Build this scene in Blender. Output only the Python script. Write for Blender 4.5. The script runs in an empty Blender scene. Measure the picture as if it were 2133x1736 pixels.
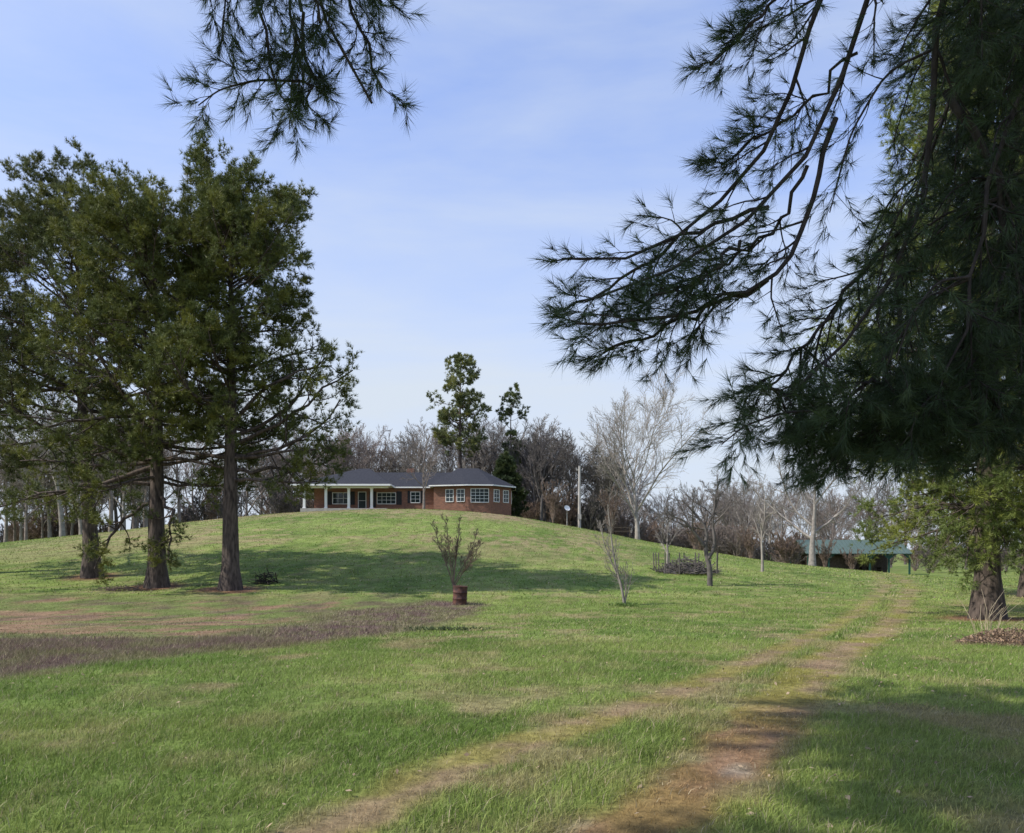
import bpy, bmesh, math
import numpy as np
from mathutils import Vector, Matrix
D=bpy.data; SC=bpy.context.scene
def link(o): SC.collection.objects.link(o); return o
# ---------------------------------------------------------------- noise / terrain
_t=np.random.default_rng(7).random((256,256))
def vnoise(x,y,s,seed=0):
    x=np.asarray(x,float)/s+seed*17.3+1000; y=np.asarray(y,float)/s+seed*9.1+1000
    xi=np.floor(x).astype(int); yi=np.floor(y).astype(int); fx=x-xi; fy=y-yi
    fx=fx*fx*(3-2*fx); fy=fy*fy*(3-2*fy)
    a=_t[xi&255,yi&255]; b=_t[(xi+1)&255,yi&255]; c=_t[xi&255,(yi+1)&255]; d=_t[(xi+1)&255,(yi+1)&255]
    return (a*(1-fx)+b*fx)*(1-fy)+(c*(1-fx)+d*fx)*fy
def fbm(x,y,s,seed=0): return (vnoise(x,y,s,seed)*.5+vnoise(x,y,s/2.1,seed+1)*.3+vnoise(x,y,s/4.3,seed+2)*.2)
def ss(a,b,x):
    t=np.clip((np.asarray(x,float)-a)/(b-a),0,1); return t*t*(3-2*t)
_hx=np.arange(-400,401,1.0)
_h=np.interp(_hx,[-400,-90,-60,-39,-26,-10,0,10,16,24,36,44,70,400],[1,1.4,2.9,5.6,7.4,7.9,7.2,5.0,3.8,2.2,.7,.0,.0,.2])
_k=np.exp(-.5*(np.arange(-12,13)/3.6)**2); _k/=_k.sum()
_h=np.convolve(np.pad(_h,12,mode='edge'),_k,'valid')
def hz(x,y):
    x=np.asarray(x,float); y=np.asarray(y,float)
    z=-.4*ss(6,28,y)+np.interp(x,_hx,_h)*ss(25,92,y)*(1-.55*ss(125,200,y))
    z=z+7*ss(140,420,y)+10*ss(400,900,y)*vnoise(x,y,300,3)
    return z+.10*(vnoise(x,y,6,5)-.5)*ss(2,20,y)+.03*(vnoise(x,y,1.1,6)-.5)
def H(x,y): return float(hz(x,y))
LR=np.array([(-2.6,1.5),(-1.6,3.5),(-.43,5.9),(.88,7.7),(2.95,10.9),(8,20),(21,43),(31,66),(38,92),(44,120)])
RR=np.array([(-1.2,1.5),(.45,4.1),(1.75,6.1),(3.1,8.7),(5.2,12.8),(9.6,20),(22.4,43),(32.5,66),(39.6,92),(46,120)])
def pdist(x,y,P):
    d=np.full(np.shape(x),1e9)
    for a,b in zip(P[:-1],P[1:]):
        v=b-a; t=np.clip(((x-a[0])*v[0]+(y-a[1])*v[1])/(v@v),0,1)
        d=np.minimum(d,np.hypot(x-a[0]-t*v[0],y-a[1]-t*v[1]))
    return d
PINES=[(-22.4,41),(-17.1,37),(-13.2,36),(16.1,26)]
def masks(x,y):
    """surface colour + blade height factor + density factor"""
    n1=fbm(x,y,4,1); n2=fbm(x,y,.7,2); n3=fbm(x,y,14,3); n4=fbm(x,y,.25,8)
    g1=np.array([.150,.222,.046]); g2=np.array([.250,.312,.080]); g3=np.array([.37,.335,.145])
    t=np.clip((n1-.32)*2.8,0,1)[:,None]; col=g1*(1-t)+g2*t
    t=(np.clip((n2-.52)*5,0,1)*.5)[:,None]; col=col*(1-t)+g3*t
    hgt=.7+.6*n1; den=np.ones_like(x)
    dry=ss(.42,.62,n3*.5+n2*.5)*ss(40,62,y)*(1-ss(95,110,y))*.85*ss(-45,-30,x)*(1-ss(4,14,x))
    dry=np.maximum(dry,(1-ss(2,4.6,np.hypot(x+1.5,(y-79)*.45)))*ss(.25,.45,n2))
    dry=np.maximum(dry,.6*ss(.35,.6,n2)*ss(1.0,4,x-.56*y)*(1-ss(30,50,y)))
    dry=np.maximum(dry,.6*ss(.56,.72,fbm(x,y,1.7,44)*.7+n2*.3)*(1-ss(30,50,y)))
    pd=np.minimum(pdist(x,y,LR),pdist(x,y,RR)); dry=np.maximum(dry,.5*(1-ss(.4,1.3,pd))*ss(.48,.64,n2))
    c=np.array([.36,.28,.15]); col=col*(1-dry[:,None])+c*dry[:,None]; hgt=hgt*(1-.4*dry); den=den*(1-.3*dry)
    nb=(n1-.5)*2.6+(n2-.5)*2.2+(n4-.5)*1.2
    bx=np.interp(y,[7,9,10.7,12.8,15.5,18.8,24.7,31,33],[-14,-9,-7.1,-6.0,-4.3,-3.2,-2.0,-1.1,-4])
    ins=ss(-.6,.6,bx-x+nb*.6)*ss(7.6,9.2,y)*(1-ss(32,35,y+nb))
    ux=np.interp(y,[17,17.8,28,31.5],[-40,-7.2,-6.6,-3.6])
    pur=ins*np.maximum(ss(-1.5,1.5,18.8-y+nb*1.8),ss(-.8,.8,x-ux+nb*1.2))
    soil=ins*(1-pur)
    cs=np.array([.33,.215,.13]); cg=np.array([.19,.23,.07])
    t=ss(.38,.56,fbm(x,y,2.2,12)*.6+n2*.4)[:,None]; sc=cs*(1-t)+cg*t
    sp_=(ss(.55,.65,fbm(x,y,1.3,51))*.6)[:,None]; sc=sc*(1-sp_)+np.array([.19,.12,.10])*sp_
    col=col*(1-soil[:,None])+sc*soil[:,None]
    cp=np.array([.19,.12,.115]); cq=np.array([.21,.21,.09]); t=ss(.40,.62,n2*.6+n4*.4)[:,None]*.8
    cc=cp*(1-t)+cq*t; m=(pur*.93)[:,None]; col=col*(1-m)+cc*m
    hgt=hgt*(1-soil*.4)*(1+pur*.5); den=den*(1-soil*.5)
    dl=pdist(x,y,LR)+(n2-.5)*.35+(n4-.5)*.3+(n1-.5)*.15; dr=pdist(x,y,RR)+(n2-.5)*.5+(n4-.5)*.3+(n1-.5)*.2
    far=1-.4*ss(12,40,y)
    wl=(1-ss(.10,.42,dl))*far; wr=(1-ss(.16,.56,dr))*far
    moss=np.array([.29,.265,.065]); red=np.array([.33,.165,.09]); dirt=np.array([.36,.25,.155])
    near=(1-ss(6,10,y)) 
    tl=(.2+.65*ss(.40,.58,n2))[:,None]; cl=moss*(1-tl)+dirt*tl
    m=(wl*.95)[:,None]; col=col*(1-m)+cl*m
    k=ss(.40,.56,fbm(x,y,1.6,21)*.5+n2*.5); k2=(near*.8+.1)
    cr=(moss*(1-k)[:,None]+dirt*k[:,None]); cr=cr*(1-k2*.7)[:,None]+red*(k2*.7)[:,None]
    pale=(ss(.62,.72,n2)*.7)[:,None]*near[:,None]; cr=cr*(1-pale)+np.array([.46,.39,.31])*pale
    m=(wr*.92)[:,None]; col=col*(1-m)+cr*m
    w=np.maximum(wl*.85,wr*.88); mid=(1-ss(.25,.55,pdist(x,y,(LR+RR)/2)))*(1-wl)*(1-wr)
    hgt=hgt*(1-w*.55)*(1+.45*mid); den=den*(1-w*(.6+.3*near))
    for px,py in PINES:
        r=np.hypot(x-px,y-py)+(n2-.5)*1.2; m=(1-ss(.9,1.9,r)); col=col*(1-m[:,None])+np.array([.26,.14,.08])*m[:,None]; den=den*(1-.9*m)
    m=(1-ss(.5,1.0,np.hypot((x-10.7)*.7,y-16.3)+(n2-.5)*.5)); col=col*(1-m[:,None])+np.array([.24,.17,.11])*m[:,None]; den=den*(1-.8*m)
    return col,hgt,den
# ---------------------------------------------------------------- mesh helpers
def mk(name,V,F,mat,col=None,parent=None,smooth=False):
    V=np.ascontiguousarray(V,dtype=np.float32).reshape(-1,3); F=np.asarray(F,dtype=np.int32); n,k=F.shape
    me=D.meshes.new(name); me.vertices.add(len(V)); me.vertices.foreach_set('co',V.ravel())
    me.loops.add(n*k); me.loops.foreach_set('vertex_index',F.ravel())
    me.polygons.add(n); me.polygons.foreach_set('loop_start',np.arange(0,n*k,k,dtype=np.int32))
    me.polygons.foreach_set('loop_total',np.full(n,k,dtype=np.int32))
    if smooth: me.polygons.foreach_set('use_smooth',np.ones(n,dtype=bool))
    me.update(calc_edges=True)
    if col is not None:
        a=me.color_attributes.new('Col','FLOAT_COLOR','POINT'); c=np.ones((len(V),4),np.float32); c[:,:3]=col; a.data.foreach_set('color',c.ravel())
    me.materials.append(mat); o=link(D.objects.new(name,me)); 
    if parent: o.parent=parent
    return o
def empty(name,loc=(0,0,0)):
    e=link(D.objects.new(name,None)); e.location=loc; e.empty_display_size=.3; return e
def nrm(v): return v/np.maximum(np.linalg.norm(v,axis=-1,keepdims=True),1e-9)
def tubes(P,R,S):
    N,K,_=P.shape; T=np.gradient(P,axis=1); T=nrm(T)
    a0=np.where(np.abs(T[:,:1,2:3])<.8,np.array([0,0,1.]),np.array([1.,0,0]))
    A=np.cross(np.broadcast_to(a0,T.shape),T); A=nrm(A); B=np.cross(T,A)
    th=np.arange(S)*2*math.pi/S
    V=P[:,:,None,:]+R[:,:,None,None]*(np.cos(th)[:,None]*A[:,:,None,:]+np.sin(th)[:,None]*B[:,:,None,:])
    i=np.arange(N)[:,None,None]*K*S+np.arange(K-1)[None,:,None]*S; s=np.arange(S)[None,None,:]; s2=(s+1)%S
    F=np.stack([i+s,i+s2,i+S+s2,i+S+s],-1).reshape(-1,4)
    return V.reshape(-1,3),F
def join(parts):
    V=[];F=[];o=0
    for v,f in parts: V.append(v);F.append(f+o);o+=len(v)
    return np.concatenate(V),np.concatenate(F)
def resample(pts,K):
    p=np.array(pts,float); d=np.r_[0,np.cumsum(np.linalg.norm(np.diff(p,axis=0),axis=1))]; t=np.linspace(0,d[-1],K)
    q=np.stack([np.interp(t,d,p[:,i]) for i in range(3)],1)
    q[1:-1]=(q[:-2]+2*q[1:-1]+q[2:])/4
    return q
def sample(P,R,t):
    N,K,_=P.shape; n=t.shape[1]; f=t*(K-1); i=np.clip(np.floor(f).astype(int),0,K-2); u=(f-i)[...,None]
    ar=np.arange(N)[:,None]; p=P[ar,i]*(1-u)+P[ar,i+1]*u; T=nrm(P[ar,i+1]-P[ar,i]); r=R[ar,i]*(1-u[...,0])+R[ar,i+1]*u[...,0]
    return p,T,r
def grow(rng,P,R,n,t0,t1,a0,a1,L,K,up=0.,wig=.1,rr=.6,rmin=.004,flat=0.,tip=.3):
    """children of every parent branch; L(t,parentlen)->length"""
    N=len(P); t=t0+(t1-t0)*((np.arange(n)[None,:]+rng.random((N,n)))/n)
    p,T,r=sample(P,R,t); pl=np.linalg.norm(np.diff(P,axis=1),axis=2).sum(1)[:,None]
    az=rng.random((N,1))*6.28+np.arange(n)[None,:]*2.4+rng.normal(0,.4,(N,n))
    ref=np.where(np.abs(T[...,2:3])<.9,np.array([0,0,1.]),np.array([1.,0,0])); A=nrm(np.cross(T,ref)); B=np.cross(A,T)
    ang=a0+(a1-a0)*rng.random((N,n))
    d=np.cos(ang)[...,None]*T+np.sin(ang)[...,None]*(np.cos(az)[...,None]*A+(1-flat)*np.sin(az)[...,None]*B)
    p=p.reshape(-1,3); d=nrm(d.reshape(-1,3)); ln=(L(t,pl)*rng.uniform(.7,1.2,(N,n))).reshape(-1)
    M=len(p); Q=np.empty((M,K,3)); Q[:,0]=p
    for k in range(1,K):
        d=nrm(d+rng.normal(0,wig,(M,3))+np.array([0,0,up])/K); Q[:,k]=Q[:,k-1]+d*(ln/(K-1))[:,None]
    r0=np.maximum(r.reshape(-1)*rr,rmin); RRr=np.maximum(r0[:,None]*np.linspace(1,tip,K)[None,:],rmin*.7)
    return Q,RRr
def tufts(rng,P,Dr,M,ln,w,spread,back=.0,grav=0.,base=(.06,.09,.03),var=.3,tone=None):
    N=len(P); Dr=nrm(Dr); ref=np.where(np.abs(Dr[:,2:3])<.9,np.array([0,0,1.]),np.array([1.,0,0])); A=nrm(np.cross(Dr,ref)); B=np.cross(A,Dr)
    th=rng.random((N,M))*6.283; ph=spread[0]+(spread[1]-spread[0])*rng.random((N,M))
    nd=np.cos(ph)[...,None]*Dr[:,None]+np.sin(ph)[...,None]*(np.cos(th)[...,None]*A[:,None]+np.sin(th)[...,None]*B[:,None])
    nd=nd+np.array([0,0,-grav]); nd=nrm(nd); l=(ln*rng.uniform(.7,1.15,(N,M)))[...,None]
    o=P[:,None]-Dr[:,None]*(back*rng.random((N,M)))[...,None]
    wv=nrm(np.cross(nd,rng.normal(0,1,(N,M,3))))*w/2
    V=np.stack([o-wv,o+wv,o+nd*l],2).reshape(-1,3)
    c=np.array(base)*(1+var*(rng.random((N,1))-.5)*2)
    if tone is not None: c=c*(1-tone[:,None])+np.array(base)*np.array([2.1,1.75,1.2])*tone[:,None]
    c=np.repeat(c,M*3,axis=0)
    return V,np.arange(N*M*3).reshape(-1,3),c
# ---------------------------------------------------------------- materials
def nodes(name):
    m=D.materials.new(name); m.use_nodes=True; nt=m.node_tree; return m,nt,nt.nodes['Principled BSDF']
def N(nt,t,**k):
    n=nt.nodes.new(t)
    for a,b in k.items():
        if hasattr(n,a): setattr(n,a,b)
        else: n.inputs[a].default_value=b
    return n
def mat(name,c1,c2=None,scale=5,rough=.8,bump=0,stretch=(1,1,1),detail=6,spec=.3,metal=0,coord='Object'):
    m,nt,b=nodes(name); b.inputs['Roughness'].default_value=rough; b.inputs['Specular IOR Level'].default_value=spec; b.inputs['Metallic'].default_value=metal
    if c2 is None: c2=tuple(x*.75 for x in c1)
    tc=N(nt,'ShaderNodeTexCoord'); mp=N(nt,'ShaderNodeMapping'); mp.inputs['Scale'].default_value=stretch
    nz=N(nt,'ShaderNodeTexNoise'); nz.inputs['Scale'].default_value=scale; nz.inputs['Detail'].default_value=detail
    cr=N(nt,'ShaderNodeValToRGB'); cr.color_ramp.elements[0].color=(*c2,1); cr.color_ramp.elements[1].color=(*c1,1)
    cr.color_ramp.elements[0].position=.35; cr.color_ramp.elements[1].position=.65
    L=nt.links.new; L(tc.outputs[coord],mp.inputs[0]); L(mp.outputs[0],nz.inputs['Vector']); L(nz.outputs['Fac'],cr.inputs[0]); L(cr.outputs[0],b.inputs['Base Color'])
    if bump:
        bp=N(nt,'ShaderNodeBump'); bp.inputs['Strength'].default_value=bump; bp.inputs['Distance'].default_value=.05; L(nz.outputs['Fac'],bp.inputs['Height']); L(bp.outputs[0],b.inputs['Normal'])
    return m
def leafmat(name,trans=.3,rough=.6,spec=.25,gain=1.):
    m,nt,b=nodes(name); at=N(nt,'ShaderNodeAttribute'); at.attribute_name='Col'
    b.inputs['Roughness'].default_value=rough; b.inputs['Specular IOR Level'].default_value=spec
    tr=N(nt,'ShaderNodeBsdfTranslucent'); mx=N(nt,'ShaderNodeMixShader'); mx.inputs[0].default_value=trans
    L=nt.links.new; L(at.outputs['Color'],b.inputs['Base Color']); L(at.outputs['Color'],tr.inputs['Color'])
    L(b.outputs[0],mx.inputs[1]); L(tr.outputs[0],mx.inputs[2]); L(mx.outputs[0],nt.nodes['Material Output'].inputs['Surface'])
    return m
M_needle=leafmat('needles',.2,.5,.25); M_grass=leafmat('grass_blades',.3,.6,.15); M_dead=leafmat('dead_leaves',.2,.8,.1)
M_bark=mat('pine_bark',(.13,.10,.08),(.04,.031,.025),9,.95,.9,(1,1,.25))
M_barkdk=mat('dark_pine_bark',(.06,.048,.04),(.025,.02,.017),14,.95,.7,(1,1,.4))
M_bare=mat('bare_bark',(.32,.285,.245),(.19,.168,.145),3,.9)
M_barelt=mat('pale_bark',(.38,.34,.29),(.24,.21,.18),2,.9)
M_baredk=mat('grey_bark',(.16,.14,.125),(.09,.08,.072),3,.9)
M_pink=mat('reddish_twigs',(.28,.23,.195),(.17,.138,.118),3,.9)
M_brn=mat('brown_twigs',(.24,.175,.13),(.14,.10,.075),3,.9)
# ground
m,nt,b=nodes('ground'); M_ground=m; L=nt.links.new
at=N(nt,'ShaderNodeAttribute'); at.attribute_name='Col'; tc=N(nt,'ShaderNodeTexCoord')
n1=N(nt,'ShaderNodeTexNoise'); n1.inputs['Scale'].default_value=9; n1.inputs['Detail'].default_value=8; n1.inputs['Roughness'].default_value=.7
n2=N(nt,'ShaderNodeTexNoise'); n2.inputs['Scale'].default_value=1.1; n2.inputs['Detail'].default_value=6
for n in (n1,n2): L(tc.outputs['Object'],n.inputs['Vector'])
mr=N(nt,'ShaderNodeMapRange'); mr.inputs['From Min'].default_value=.3; mr.inputs['From Max'].default_value=.7; mr.inputs['To Min'].default_value=.5; mr.inputs['To Max'].default_value=1.35
mr2=N(nt,'ShaderNodeMapRange'); mr2.inputs['From Min'].default_value=.3; mr2.inputs['From Max'].default_value=.7; mr2.inputs['To Min'].default_value=.7; mr2.inputs['To Max'].default_value=1.25
L(n1.outputs['Fac'],mr.inputs[0]); L(n2.outputs['Fac'],mr2.inputs[0])
mu=N(nt,'ShaderNodeMath'); mu.operation='MULTIPLY'; L(mr.outputs[0],mu.inputs[0]); L(mr2.outputs[0],mu.inputs[1])
vm=N(nt,'ShaderNodeVectorMath'); vm.operation='SCALE'; L(at.outputs['Color'],vm.inputs[0]); L(mu.outputs[0],vm.inputs['Scale']); L(vm.outputs[0],b.inputs['Base Color'])
bp=N(nt,'ShaderNodeBump'); bp.inputs['Strength'].default_value=.8; bp.inputs['Distance'].default_value=.06; L(n1.outputs['Fac'],bp.inputs['Height']); L(bp.outputs[0],b.inputs['Normal'])
b.inputs['Roughness'].default_value=.95; b.inputs['Specular IOR Level'].default_value=.1
# ---------------------------------------------------------------- ground sheet
def spaced(a,lim,d0,g):
    r=[0.];d=d0
    while r[-1]<lim: r.append(r[-1]+d); d=d0+g*r[-1]
    return np.array(r)
xr=spaced(0,1800,.10,.022); xs=np.r_[-xr[:0:-1],xr]; yr=spaced(0,2600,.10,.012); ys=np.r_[-np.array([60,30,15,8,4,2,1.]),yr]
X,Y=np.meshgrid(xs,ys); x=X.ravel(); y=Y.ravel(); col,_,_=masks(x,y)
V=np.stack([x,y,hz(x,y)],1); nx=len(xs); ny=len(ys); i=(np.arange(ny-1)[:,None]*nx+np.arange(nx-1)[None,:]).ravel()
mk('ground',V,np.stack([i,i+1,i+nx+1,i+nx],1),M_ground,col*.8,smooth=True)
# ---------------------------------------------------------------- grass blades
rng=np.random.default_rng(11); GV=[];GF=[];GC=[];off=0
for y0,y1,n,h,w,seg in [(2.5,8,180000,.058,.0048,2),(8,17,210000,.06,.009,1),(17,34,150000,.06,.020,1),(34,85,120000,.075,.055,1)]:
    yy=np.sqrt(rng.random(n)*(y1*y1-y0*y0)+y0*y0); xx=(rng.random(n)*2-1)*(.78*yy+1.5)
    c,hf,df=masks(xx,yy); cl=fbm(xx,yy,.40,31); k=rng.random(n)<df*np.clip(.4+1.3*cl,0,1); xx,yy,c,hf,cl=xx[k],yy[k],c[k],hf[k],cl[k]; n=len(xx)
    hh=h*hf*rng.uniform(.5,1.35,n)*(.4+1.3*cl); p=np.stack([xx,yy,hz(xx,yy)-.005],1)
    a=rng.random(n)*6.283; wv=np.stack([np.cos(a),np.sin(a),a*0],1)*(w/2*rng.uniform(.6,1.4,n))[:,None]
    ld=rng.random(n)*6.283; lean=np.stack([np.cos(ld)+.4,np.sin(ld),ld*0],1)*(hh*rng.uniform(.1,1.3,n))[:,None]
    up=np.array([0,0,1.])*hh[:,None]
    dead=rng.random(n)<.09; c=c*rng.uniform(.6,1.4,(n,1)); c[dead]=np.array([.45,.38,.24])*rng.uniform(.6,1.2,(dead.sum(),1))
    if seg==2:
        v=np.stack([p-wv,p+wv,p+up*.6+lean*.35-wv*.8,p+up*.6+lean*.35+wv*.8,p+up*.95+lean*1.1],1); m=5; f=np.array([[0,1,3],[0,3,2],[2,3,4]])
    else:
        v=np.stack([p-wv,p+wv,p+up+lean],1); m=3; f=np.array([[0,1,2]])
    GV.append(v.reshape(-1,3)); GF.append((f[None]+np.arange(n)[:,None,None]*m+off).reshape(-1,3)); 
    GC.append(np.repeat(c[:,None],m,1).reshape(-1,3)); off+=n*m
mk('lawn_grass',np.concatenate(GV),np.concatenate(GF),M_grass,np.concatenate(GC))
# fallen leaves
n=8000; yy=np.sqrt(rng.random(n)*(26**2-9)+9); xx=(rng.random(n)*2-1)*(.75*yy+1); k=(rng.random(n)<.25+.75*ss(-2,3,xx-.55*yy+1.5)); xx=xx[k];yy=yy[k];n=len(xx)
p=np.stack([xx,yy,hz(xx,yy)+rng.uniform(.005,.05,n)],1); u=nrm(rng.normal(0,1,(n,3))*[1,1,.4]); v=nrm(np.cross(u,rng.normal(0,.4,(n,3))+[0,0,1])); s=rng.uniform(.010,.030,n)[:,None]
V=np.stack([p-u*s,p-v*s*.6+[0,0,.004],p+u*s,p+v*s*.6],1).reshape(-1,3)
mk('fallen_leaves',V,np.arange(4*n).reshape(-1,4),M_dead,np.repeat(np.array([.40,.30,.20])*rng.uniform(.5,1.4,(n,1)),4,0))
# ---------------------------------------------------------------- pines
def pine(name,x,y,Ht,r0,zc,env,nl,seed,ln=.24,w=.026,M=13,base=(.112,.134,.038),lean=(0,0),droop=.0,extras=(),n2=9,n3=7,bark=None,lobes=.5,tpt=4,updir=.5,jit=.05,pw=.85,l3=.26,t2=.35,lr=1.,sp=48):
    rng=np.random.default_rng(seed); e=empty(name,(x,y,H(x,y)-.08)); bark=bark or M_bark
    K=16; t=np.linspace(0,1,K); P=np.zeros((1,K,3)); P[0,:,2]=t*Ht
    P[0,:,0]=lean[0]*t+np.cumsum(rng.normal(0,.06,K))*t; P[0,:,1]=lean[1]*t+np.cumsum(rng.normal(0,.06,K))*t
    R=(r0*(1-t*.93)*(1+.45*np.exp(-t*Ht/.45)))[None]
    zz=np.sort(zc+(Ht-zc)*rng.random(nl)**pw); ez=np.array([a for a,_ in env]); er=np.array([b for _,b in env])
    az=np.arange(nl)*2.4+rng.normal(0,.5,nl); f=(zz-zc)/(Ht-zc)
    lob=1+lobes*(np.sin(az*2+zz*1.1+seed)*.5+np.sin(zz*2.3+az+seed*2)*.5)+rng.normal(0,.08,nl)
    ln1=np.interp(zz,ez,er)*lob*.88
    el=np.radians(-12+droop*-40+f*sp+rng.normal(0,7,nl)); p,T,r=sample(P,R,(zz/Ht)[None]); p=p[0]; r=r[0]
    d=np.stack([np.cos(az)*np.cos(el),np.sin(az)*np.cos(el),np.sin(el)],1); K1=9; Q=np.empty((nl,K1,3)); Q[:,0]=p
    for k in range(1,K1): d=nrm(d+rng.normal(0,.12,(nl,3))+np.array([0,0,.05])); Q[:,k]=Q[:,k-1]+d*(ln1/(K1-1))[:,None]
    R1=(np.minimum(r*.5,.018*ln1+.02))[:,None]*np.linspace(1,.2,K1)[None]*lr
    if len(extras):
        E=np.stack([resample(q,K1) for q in extras]); E[:,1:]+=rng.normal(0,.08,E[:,1:].shape); Q=np.concatenate([Q,E]); R1=np.concatenate([R1,np.tile(np.linspace(.11,.03,K1),(len(E),1))])
    Q2,R2=grow(rng,Q,R1,n2,t2,1,.5,1.2,lambda t,l:np.minimum(.42*l*(1.15-t)+.4,2.2),6,.25,.14,.6,.008)
    Q3,R3=grow(rng,Q2,R2,n3,.42,1,.5,1.2,lambda t,l:(l3*l+.14),4,.3,.15,.6,.006)
    parts=[tubes(P,R,12),tubes(Q,R1,6),tubes(Q2,R2,4)]
    v,f4=join(parts); mk('trunk_and_limbs',v,f4,bark,parent=e,smooth=True)
    tt=np.tile(np.linspace(.3,1,tpt),(len(Q3),1))+rng.uniform(-.08,0,(len(Q3),tpt)); a,Td,_=sample(Q3,R3,tt); a=a.reshape(-1,3); Td=Td.reshape(-1,3)
    Td=nrm(Td+np.array([0,0,updir])+rng.normal(0,.25,a.shape)); a=a+rng.normal(0,jit,a.shape)
    clump=np.repeat(rng.random(len(Q2)),n3*tpt); 
    tone=np.clip((clump-.45)*1.3,0,.7)
    V,F,C=tufts(rng,a,Td,M,ln,w,(.15,1.25),.05,.0,base,.3,tone)
    mk('needles',V,F,M_needle,C,parent=e)
    return e
pine('pine_tree',-13.2,36,17.7,.42,6.0,[(4,4.0),(6,4.6),(8,4.2),(12,3.8),(15,3.8),(16.7,3.1),(17.7,2.3)],84,1,pw=.75,
  extras=[[(0,0,6.8),(2.2,-.3,7.6),(4,-.5,9),(5.2,-.3,10.0),(5.8,-.2,10.4)],[(0,0,7.2),(2,.5,8.2),(3.6,.6,10),(4.3,.4,11.0)],[(0,0,6.3),(2.5,-.6,6.6),(4.6,-.6,7.6),(5.3,-.8,8.9)],[(0,0,5.6),(2,.4,5.8),(3.6,.6,6.0),(4.6,.4,6.2)],[(0,0,7.8),(1.5,-.8,9),(3,-1,10.0),(4.9,-.8,10.3)],[(0,0,5.3),(1.5,-.6,5.0),(3.2,-.8,4.9),(4.2,-.7,5.2)]])
pine('pine_tree',-17.1,37,16.6,.44,5.0,[(4,4.6),(6,5.4),(9,5.8),(12,5.6),(15,4.8),(16.6,3.0)],88,2,droop=.1,pw=.78,
  extras=[[(0,0,4.2),(-1.2,-.5,3.6),(-2,-.8,2.2),(-2.4,-1,.9)],[(0,0,4.6),(.8,-.6,3.8),(1.1,-.8,2.4),(1.0,-.9,1.3)],[(0,0,5),(-3,-1,4.9),(-5.5,-1.5,4.2),(-7.5,-2,3.6)]])
pine('pine_tree',-22.4,41,19.6,.42,6.0,[(4,4.5),(6,5.5),(9,5.8),(14,5.4),(17,4.8),(19.6,2.8)],88,3,droop=.05,base=(.10,.118,.042),lean=(-1,0),pw=.78)
pine('pine_tree',-29.5,43,17.5,.42,5.0,[(4,4.5),(6,5.5),(10,5.8),(14,5.0),(17.5,2.5)],58,4,base=(.095,.11,.04))
# right hand pines beside the track
pine('white_pine_tree',16.1,26,23,.42,3.7,[(3.5,3.6),(4.5,4.8),(6,5.4),(9,5.2),(12,4.6),(16,4.0),(20,2.8),(23,1.2)],156,5,base=(.15,.19,.052),droop=.1,ln=.20,w=.018,updir=.1,jit=.05,M=15,pw=1.35,l3=.34,lobes=.2,t2=.15,lr=.7,n2=10)
pine('white_pine_tree',25,37,24,.42,3.0,[(2,4.6),(4,5.4),(10,5.0),(16,4.2),(20,2.8),(24,.8)],96,6,base=(.135,.165,.052),droop=.25,pw=1.2,t2=.2,lobes=.25)
pine('pine_tree',-7.6,115,24,.4,9.5,[(9,2.4),(12,4.0),(16,4.2),(20,3.6),(23,2.6),(24,1.2)],52,8,ln=.4,w=.09,M=9,n2=7,n3=5,tpt=3,base=(.15,.175,.07))
pine('pine_tree',-.1,118,20.5,.28,9,[(8,.8),(13,1.4),(17,2.3),(20,1.8)],24,9,ln=.4,w=.09,M=8,n2=6,n3=4,tpt=3,base=(.09,.12,.045))
pine('cedar_tree',-.7,107,9.2,.3,.3,[(0,2.2),(2,2.7),(5,2.3),(8,1.2),(9.2,.4)],54,10,ln=.4,w=.10,M=10,n2=7,n3=5,tpt=3,base=(.05,.072,.03),t2=.2,lobes=.3)
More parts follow.
